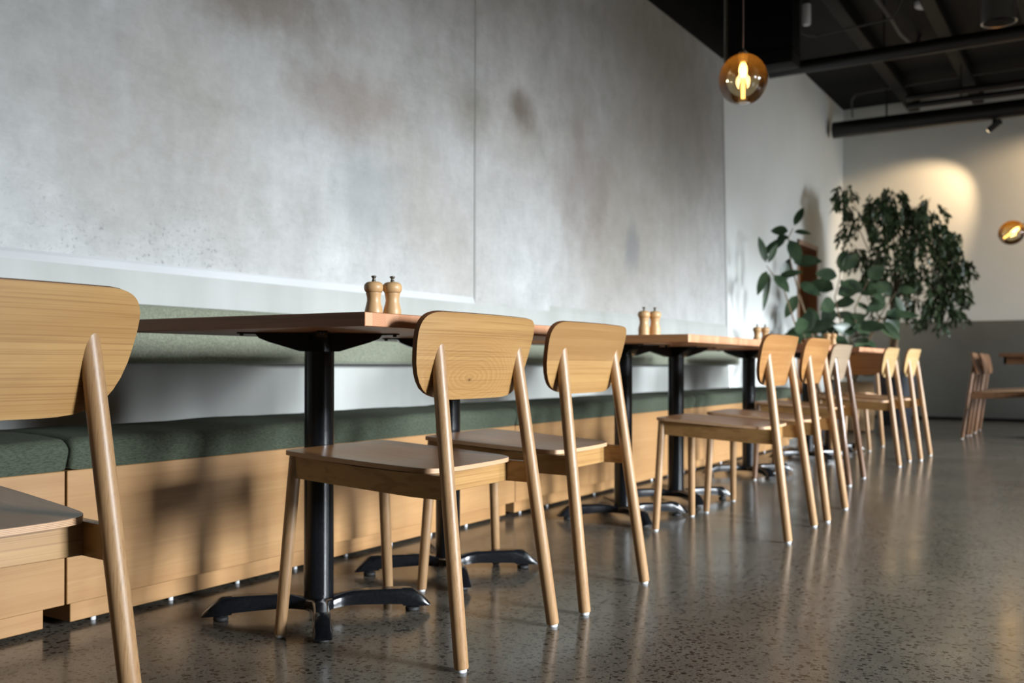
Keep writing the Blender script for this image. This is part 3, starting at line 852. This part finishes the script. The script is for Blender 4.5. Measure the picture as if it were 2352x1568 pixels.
# ------------------------------------------------------------------ pendant lamps
def pendant(name, loc, label, tilt=0.0, tilt_dir=0.0, cord_to=CEIL):
    t_ = thing(name, label, 'lamp', loc, 0, 'amber globe pendant lamps')
    b = B(); R = 0.105
    prof = []
    for i in range(25):
        a = -math.pi / 2 + math.pi * 0.955 * i / 24
        z = R * 1.06 * math.sin(a)
        prof.append((max(0.0, R * math.cos(a)), max(z, -R * 0.98)))
    lathe(b, prof, 48)
    rot = Matrix.Rotation(tilt, 4, Vector((math.cos(tilt_dir), math.sin(tilt_dir), 0)))
    b.faces.ensure_lookup_table()
    top = [f for f in b.faces if len(f.verts) > 4]
    bmesh.ops.delete(b, geom=[f for f in top if f.calc_center_median().z > 0], context='FACES_ONLY')
    b.transform(rot); mesh_obj('globe', b, M['amber'], t_, 180)
    b = B(); lathe(b, [(0.012, 0.072), (0.018, 0.076), (0.020, 0.10), (0.019, 0.118), (0.010, 0.126), (0.004, 0.135)], 24); b.transform(rot); mesh_obj('lamp_holder', b, M['knob'], t_)
    b = B(); lathe(b, [(0.0, 0.004), (0.010, 0.010), (0.017, 0.026), (0.0185, 0.042), (0.016, 0.058), (0.010, 0.072), (0.0, 0.074)], 24); b.transform(rot)
    bl = mesh_obj('bulb', b, M['bulb'], t_, 60)
    b = B(); tube(b, [(0, 0, -0.082), (0, 0, 0.004)], 0.0085, 16); b.transform(rot); mesh_obj('filament_tube', b, M['filament'], bl)
    p0 = rot @ Vector((0, 0, 0.13))
    if cord_to:
        b = B()
        up_ = rot @ Vector((0, 0, 1))
        if tilt:
            k = 0.55
            p1 = p0 + up_ * k
            tube(b, [p0, p0.lerp(p1, 0.5), p1, Vector((p1.x, p1.y, cord_to - loc[2]))], 0.005, 10)
        else: tube(b, [p0, (0, 0, cord_to - loc[2])], 0.0035, 10)
        mesh_obj('cord', b, M['cord'], t_)
    return t_
pendant('pendant_lamp', (4.098, 1.361, 1.885), 'lit amber glass globe hanging on a cord near the concrete wall')
pendant('pendant_lamp', (9.545, 0.737, 1.815), 'lit amber glass globe on a slanting stem at the right picture edge', tilt=0.95, tilt_dir=0.5)
for loc, e in (((4.098, 1.361, 1.90), 5), ((9.545, 0.737, 1.83), 5)):
    l = bpy.data.lights.new('pendant_glow', 'POINT'); l.energy = e; l.color = (1, 0.62, 0.25); l.shadow_soft_size = 0.03
    o = bpy.data.objects.new('pendant_glow', l); o.location = loc; COL.objects.link(o)

# ------------------------------------------------------------------ ceiling services
def single(name, bm, mat, label, cat, group=None, smooth=35):
    return tag(mesh_obj(name, bm, mat, smooth=smooth), label, cat, group)
b = B(); box(b, 8.1, 8.35, 2.27, 2.82, 3.19, CEIL - 0.001, 0.006)
box(b, 8.09, 8.36, 2.26, 2.82, 3.29, 3.305)
single('air_duct', b, M['duct'], 'dark grey boxed air duct dropping from the black ceiling above the lamp', 'duct')
b = B(); tube(b, [(8.95, 2.72, 3.387), (8.95, -5.4, 3.387)], 0.06, 24); hang = [(8.95, 1.7), (8.95, -0.6), (8.95, -2.6)]
o = single('ceiling_pipe', b, M['black_gloss'], 'black pipe crossing under the ceiling beside the boxed duct', 'pipe', 'black ceiling pipes')
for hx, hy_ in hang:
    b = B(); tube(b, [(hx, hy_, 3.43), (hx, hy_, CEIL)], 0.008, 8); mesh_obj('hanger_rod', b, M['black_gloss'], o)
b = B(); tube(b, [(11.75, 2.80, 3.43), (11.75, -5.4, 3.43)], 0.095, 32)
o = single('ceiling_pipe', b, M['black_gloss'], 'thickest black pipe, running along the far white wall', 'pipe', 'black ceiling pipes')
for hy_ in (2.2, 0.2, -2.0):
    b = B(); tube(b, [(11.75, hy_, 3.52), (11.75, hy_, CEIL)], 0.010, 8); mesh_obj('hanger_rod', b, M['black_gloss'], o)
for zz, lab in ((3.455, 'upper of the two thin parallel bars hanging before the thick pipe'), (3.365, 'lower of the two thin parallel bars hanging before the thick pipe')):
    b = B(); tube(b, [(10.8, 1.82, zz), (10.8, -4.0, zz)], 0.032, 20)
    o = single('ceiling_bar', b, M['black_gloss'], lab, 'pipe', 'thin ceiling bars')
    b = B(); tube(b, [(10.8, 1.3, zz + 0.02), (10.8, 1.3, CEIL)], 0.006, 8); mesh_obj('hanger_rod', b, M['black_gloss'], o)
b = B(); tube(b, [(8.62, 2.42, CEIL), (8.63, 2.38, 3.62), (8.72, 2.30, 3.59), (8.805, 2.252, 3.6), (8.81, 1.95, 3.62), (8.801, 1.60, 3.64), (8.80, 1.5, CEIL)], 0.009, 10)
single('conduit', b, M['conduit'], 'pale cable conduit looping from the boxed duct across the ceiling', 'conduit', 'ceiling conduits')
b = B(); tube(b, [(8.2, 1.68, CEIL - 0.02), (8.405, 1.667, 3.7), (8.95, 1.648, 3.7), (9.439, 1.643, 3.69), (9.945, 1.593, 3.7), (10.05, 1.58, CEIL)], 0.017, 12)
single('conduit', b, M['conduit'], 'thicker pale flexible conduit running away along the ceiling', 'conduit', 'ceiling conduits')
b = B(); tube(b, [(12.3, 2.7, 3.70), (11.7, 2.58, 3.74), (11.51, 2.50, 3.75), (11.50, 2.36, 3.76), (11.40, 1.6, 3.76), (11.39, -2.0, 3.76)], 0.010, 10)
single('conduit', b, M['conduit'], 'thin cable line along the far end of the black ceiling', 'conduit', 'ceiling conduits')
b = B(); lathe(b, [(0.0, 3.665), (0.030, 3.667), (0.035, 3.675), (0.035, CEIL)], 24, (8.667, 2.30, 0))
single('ceiling_speaker', b, M['white_plastic'], 'small white cylinder fixed to the black ceiling above the hanging lamp', 'ceiling fixture')
b = B(); lathe(b, [(0.0, 3.80), (0.06, 3.802), (0.078, 3.815), (0.08, CEIL)], 32, (9.15, 1.40, 0))
single('smoke_detector', b, M['white_plastic'], 'round white puck on the black ceiling right of the conduit', 'ceiling fixture')
tdl = thing('downlight', 'grey metal cylinder downlight at the top right of the ceiling', 'lamp', (8.541, 0.754, 0))
b = B(); lathe(b, [(0.118, 3.37), (0.130, 3.365), (0.130, CEIL), (0.0, CEIL)], 40); bmesh.ops.delete(b, geom=[f for f in b.faces if len(f.verts) > 4 and f.calc_center_median().z < 3.5], context='FACES_ONLY')
mesh_obj('housing', b, M['steel'], tdl, 40)
b = B(); lathe(b, [(0.0, 3.43), (0.118, 3.43)], 40); mesh_obj('diffuser', b, M['white_plastic'], tdl)
for k, yj in enumerate((2.02, 1.32, 0.62, -0.4, -1.4)):
    b = B(); box(b, -3.0, XE, yj - 0.06, yj + 0.06, CEIL - 0.13, CEIL - 0.001, 0.004); struct(mesh_obj('trim_%d' % (k + 3), b, M['joist']))

def spotlight(y, label):
    t_ = thing('spotlight', label, 'lamp', (11.75, y, 0), 0, 'spotlights under the thick pipe')
    b = B(); box(b, -0.02, 0.02, -0.02, 0.02, 3.285, 3.336); mesh_obj('bracket', b, M['black_gloss'], t_)
    b = B(); tube(b, [(-0.05, -0.06, 3.30), (0.025, 0.055, 3.232)], 0.034, 20); mesh_obj('housing', b, M['black_gloss'], t_)
    b = B(); tube(b, [(0.026, 0.056, 3.2315), (0.029, 0.060, 3.229)], 0.026, 20); mesh_obj('lens', b, emit('spot_lens', (1, 0.75, 0.45, 1), 4.0), t_)
for y, lab in ((1.078, 'small black spotlight under the thick pipe along the far wall'), (-0.55, 'second black spotlight under the thick pipe, beyond the right picture edge')): spotlight(y, lab)
def wall_spot(y, aim, e):
    l = bpy.data.lights.new('wall_washer', 'SPOT'); l.energy = e; l.color = (1.0, 0.70, 0.40)
    l.spot_size = math.radians(70); l.spot_blend = 0.6; l.shadow_soft_size = 0.025
    o = bpy.data.objects.new('wall_washer', l); COL.objects.link(o); o.location = (11.785, y + 0.068, 3.222)
    dv = Vector(aim) - Vector(o.location)
    o.rotation_euler = dv.to_track_quat('-Z', 'Y').to_euler()
wall_spot(1.078, (XE, 2.12, 2.32), 72); wall_spot(-0.55, (XE, 0.42, 2.60), 115)

# ------------------------------------------------------------------ plants
def leaf(bm, p, d, upv, L, W, droop=0.25, seg=4, fold=0.12):
    d = d.normalized(); s = d.cross(upv)
    if s.length < 1e-4: s = d.cross(Vector((1, 0, 0)))
    s.normalize(); n = s.cross(d).normalized()
    prev = None
    for i in range(seg + 1):
        f = i / seg
        w_ = W * (math.sin(math.pi * (f ** 0.8) * 0.97 + 0.03) ** 0.75) * 0.5 if 0 < i < seg else W * 0.04
        c = p + d * (L * f) - Vector((0, 0, 1)) * (droop * L * f * f)
        row = [bm.verts.new(c - s * w_ + n * fold * w_), bm.verts.new(c), bm.verts.new(c + s * w_ + n * fold * w_)]
        if prev:
            for k in (0, 1): bm.faces.new((prev[k], prev[k + 1], row[k + 1], row[k]))
        prev = row

def rv(rng): 
    while True:
        v = Vector((rng.uniform(-1, 1), rng.uniform(-1, 1), rng.uniform(-1, 1)))
        if 0.05 < v.length < 1: return v.normalized()

def fig_tree():
    rng = random.Random(11)
    t_ = thing('fig_tree', 'tall weeping fig tree in a charcoal pot against the far wall', 'plant', (11.02, 1.975, 0))
    b = B(); lathe(b, [(0.155, 0), (0.165, 0.01), (0.215, 0.55), (0.215, 0.57), (0.20, 0.57), (0.195, 0.52), (0.0, 0.52)], 36); mesh_obj('pot', b, M['pot'], t_, 40)
    b = B(); lathe(b, [(0.194, 0.521), (0.1, 0.535), (0.0, 0.54)], 24); mesh_obj('soil', b, M['soil'], t_)
    b = B()
    for k in range(3):
        ph = k * 2.1
        pts = [(0.03 * math.cos(ph + z * 5), 0.03 * math.sin(ph + z * 5), 0.52 + z) for z in [i * 0.09 for i in range(11)]]
        tube(b, pts, 0.020, 10)
    mesh_obj('trunk', b, M['bark'], t_, 60)
    # crown: leader ends for the clumps, given along the view-right direction (r) and height, depth q
    rr_ = Vector((math.sin(YAW), -math.cos(YAW), 0)); ff_ = Vector((math.cos(YAW), math.sin(YAW), 0))
    clumps = []
    def cl(r, z, q, s, n): clumps.append((r * 0.93 + 0.01, 1.06 + (z - 1.06) * 1.06, q, s, n))
    for a in [(-0.66, 2.33, 0.0, 0.13, 60), (-0.56, 2.44, 0.05, 0.12, 70), (-0.42, 2.12, 0.0, 0.20, 190), (-0.46, 1.83, 0.1, 0.16, 120), (-0.2, 2.28, -0.1, 0.2, 200),
              (0.0, 2.40, 0.1, 0.17, 160), (0.03, 2.18, -0.1, 0.24, 280), (0.25, 2.2, 0.1, 0.22, 230), (0.40, 2.30, 0, 0.15, 130), (0.42, 2.02, -0.1, 0.22, 220),
              (-0.08, 1.88, -0.15, 0.22, 200), (0.18, 1.88, -0.2, 0.24, 260), (0.52, 1.78, 0.0, 0.22, 220), (0.72, 1.92, 0.0, 0.16, 130), (0.74, 1.70, -0.05, 0.16, 150),
              (0.05, 1.60, -0.15, 0.2, 170), (0.32, 1.55, -0.2, 0.22, 230), (0.60, 1.50, -0.1, 0.2, 200), (0.44, 1.28, -0.15, 0.17, 150), (0.2, 1.30, -0.2, 0.15, 110),
              (-0.28, 1.66, -0.1, 0.17, 130), (-0.40, 1.50, 0, 0.13, 70), (-0.16, 1.36, -0.1, 0.14, 90), (-0.02, 1.22, -0.1, 0.10, 50), (0.60, 1.22, -0.1, 0.13, 80), (-0.62, 1.72, 0.0, 0.08, 24),
              (0.3, 1.12, -0.15, 0.08, 30), (0.47, 1.06, -0.15, 0.06, 22), (-0.22, 1.15, 0, 0.05, 10), (0.64, 1.4, -0.05, .16, 120)]: cl(*a)
    bt = B(); bl = B()
    for r, z, q, s, n in clumps:
        c = rr_ * r + ff_ * q + Vector((0, 0, z))
        j = Vector((0, 0, 1.42)) + rr_ * r * 0.12
        mid = j.lerp(c, 0.55) + Vector((0, 0, 0.10))
        tube(bt, [Vector((0, 0, 1.36)), j, mid, c + Vector((0, 0, s * 0.5))], [0.014, 0.009, 0.005, 0.003], 6)
        twigs = max(3, n // 16)
        for _ in range(twigs):
            v = rv(rng); e = c + Vector((v.x, v.y, abs(v.z) * 0.9 - 0.1)) * s * rng.uniform(0.5, 1.05)
            for i in range(int(n / twigs * 1.45)):
                f = i / (n / twigs)
                p = e + Vector((v.x * 0.06 * f, v.y * 0.06 * f, -0.17 * f * s / 0.2)) + rv(rng) * 0.03
                dd = Vector((v.x, v.y, 0)) * 0.5 + rv(rng) * 0.55 + Vector((0, 0, -0.75))
                leaf(bl, p, dd, rv(rng), rng.uniform(0.052, 0.080), rng.uniform(0.023, 0.034), 0.15, 3)
    mesh_obj('branches', bt, M['bark'], t_, 60)
    mesh_obj('foliage', bl, M['ficus_leaf'], t_, 60)
fig_tree()

def rubber_plant(name_label, loc, pot, stems, seed, potmat):
    rng = random.Random(seed)
    t_ = thing('rubber_plant', name_label, 'plant', loc, 0, 'rubber plants by the white wall')
    b = B(); lathe(b, pot, 32); mesh_obj('pot', b, potmat, t_, 40)
    top = pot[-1][1]
    b = B(); lathe(b, [(pot[-1][0] and 0.001 or 0.13, top), (0.0, top + 0.006)], 20) if False else lathe(b, [(0.12, top + 0.002), (0.0, top + 0.012)], 20)
    mesh_obj('soil', b, M['soil'], t_)
    rr_ = Vector((math.sin(YAW), -math.cos(YAW), 0)); ff_ = Vector((math.cos(YAW), math.sin(YAW), 0))
    bl = B()
    for pts, leaves in stems:
        P = [rr_ * r + ff_ * q + Vector((0, 0, z)) for r, q, z in pts]
        b = B(); n_ = len(P)
        tube(b, P, [0.010 - 0.006 * i / (n_ - 1) for i in range(n_)], 8); mesh_obj('stem', b, M['bark'], t_, 60)
        for f, dr_, dz, dq, L, W in leaves:
            k = f * (n_ - 1); i = min(int(k), n_ - 2); p = P[i].lerp(P[i + 1], k - i)
            dd = rr_ * dr_ + ff_ * dq + Vector((0, 0, dz))
            pe = p + dd.normalized() * 0.03
            leaf(bl, pe, dd, Vector((0, 0, 1)) * 0.4 - ff_ * 0.9 + rv(rng) * 0.35, L, W, 0.12, 6, 0.16)
    mesh_obj('foliage', bl, M['rubber_leaf'], t_, 60)

def auto_leaves(rng, n, f0, L=(0.16, 0.24), W=(0.085, 0.12)):
    out = []
    for i in range(n):
        f = f0 + (1 - f0) * i / max(1, n - 1)
        a = i * 2.4 + rng.uniform(-0.4, 0.4)
        out.append((min(f, 1.0), math.cos(a), rng.uniform(-0.35, 0.5) if f < 0.97 else 1.2, math.sin(a) * 0.8, rng.uniform(*L), rng.uniform(*W)))
    return out
rg = random.Random(5)
# right of frame = +r; heights from the floor
rubber_plant('leggy rubber plant with two tall stems and upright top leaf, nearest the white wall', (8.75, 2.20, 0),
    [(0.13, 0), (0.15, 0.02), (0.18, 0.36), (0.17, 0.38), (0.155, 0.37)],
    [([(0.0, 0, 0.36), (-0.03, 0, 0.8), (-0.16, 0, 1.2), (-0.26, 0, 1.55), (-0.28, 0, 1.78), (-0.24, 0, 1.86)],
      [(1.0, 0.45, 1.0, 0, 0.20, 0.07), (0.93, -0.9, 0.15, 0.2, 0.15, 0.09), (0.92, 0.9, 0.0, 0, 0.15, 0.07), (0.86, -0.7, -0.3, -.3, 0.12, .09), (0.8, 0.35, -0.9, -0.2, 0.22, 0.13), (0.8, -0.9, -0.5, 0, 0.25, 0.09),
       (0.66, -0.25, -0.9, 0, 0.22, 0.10), (0.6, 0.7, 0.1, -0.3, 0.24, 0.12), (0.5, 0.9, -0.4, -0.2, 0.2, 0.12), (0.45, -0.5, -0.9, .2, 0.2, 0.10)]),
     ([(-0.02, 0, 0.36), (-0.2, -0.05, 0.9), (-0.36, -0.15, 1.3), (-0.54, -0.25, 1.50)],
      [(1.0, -0.25, 1.0, 0, 0.26, 0.075), (1.0, 0.4, 0.9, 0, 0.2, 0.06), (0.97, -0.4, -0.9, 0, 0.2, 0.08), (0.94, -0.1, -1.0, 0.3, 0.3, 0.06), (0.9, 0.6, -0.7, -0.3, 0.18, 0.13), (0.82, 0.9, 0.35, 0, 0.22, 0.09)]),
     ([(0.02, 0, 0.36), (-0.1, -0.1, 0.7), (-0.2, -0.15, 0.95)],
      [(1.0, -0.8, -0.7, -0.3, 0.28, 0.17), (0.95, 0.6, 0.3, -0.4, 0.25, 0.14), (0.9, -0.3, 0.5, -0.5, 0.24, 0.14), (0.8, 0.9, -0.2, -0.5, 0.25, 0.15), (0.7, -0.2, -0.6, -0.9, 0.26, 0.16), (0.6, 0.5, -0.8, -0.5, 0.25, 0.15), (0.9, 0.1, 0.9, -.4, .24, .14)])],
    3, M['pot'])
rubber_plant('bushy rubber plant in a woven basket, between the table row and the fig tree', (9.75, 2.13, 0),
    [(0.16, 0), (0.19, 0.02), (0.21, 0.25), (0.19, 0.48), (0.18, 0.48), (0.17, 0.46)],
    [([(0, 0, 0.46), (-0.08, 0, 0.9), (-0.18, 0, 1.3), (-0.12, 0, 1.55)], auto_leaves(rg, 14, 0.2, (0.2, 0.27), (0.12, 0.16)) + [(0.98, 0.1, 1.0, 0, 0.22, 0.11)]),
     ([(0, 0, 0.46), (0.02, -0.05, 0.8), (0.0, -0.05, 1.2), (0.12, -0.05, 1.45)], auto_leaves(rg, 14, 0.2, (0.2, 0.26), (0.12, 0.15)) + [(0.95, 0.8, -0.6, 0, 0.22, 0.13), (0.9, 0.9, 0.1, 0, 0.2, 0.12)]),
     ([(0, 0, 0.46), (-0.25, 0, 0.75), (-0.4, -0.05, 1.0)], auto_leaves(rg, 12, 0.25, (0.22, 0.28), (0.14, 0.17))),
     ([(0.02, 0, 0.46), (0.12, 0, 0.85), (0.24, -0.05, 1.08), (0.3, -0.05, 1.12)], [(1.0, 1.0, 0.12, 0, 0.30, 0.10), (0.9, 0.5, 0.4, 0, 0.14, 0.05), (0.6, 0.8, -0.5, -0.2, 0.2, 0.09), (0.5, -0.7, 0.2, -0.3, 0.22, 0.12), (0.75, 0.9, -0.9, -.2, 0.22, 0.08)]),
     ([(0, 0, 0.46), (0.25, 0.0, 1.1), (0.42, 0, 1.36)], [(1.0, 1.0, 0.15, 0, 0.17, 0.12), (0.95, 0.5, -0.9, 0, 0.2, 0.09), (0.9, -0.5, 0.6, 0, 0.2, 0.12), (0.8, -.9, -.2, 0, .2, .12), (0.7, 0.6, -1.0, 0, 0.22, 0.13)]),
     ([(0, 0, 0.46), (0.0, -0.1, 0.7), (-0.08, -0.15, 0.9)], auto_leaves(rg, 12, 0.2, (0.22, 0.28), (0.14, 0.18)))],
    9, M['basket'])
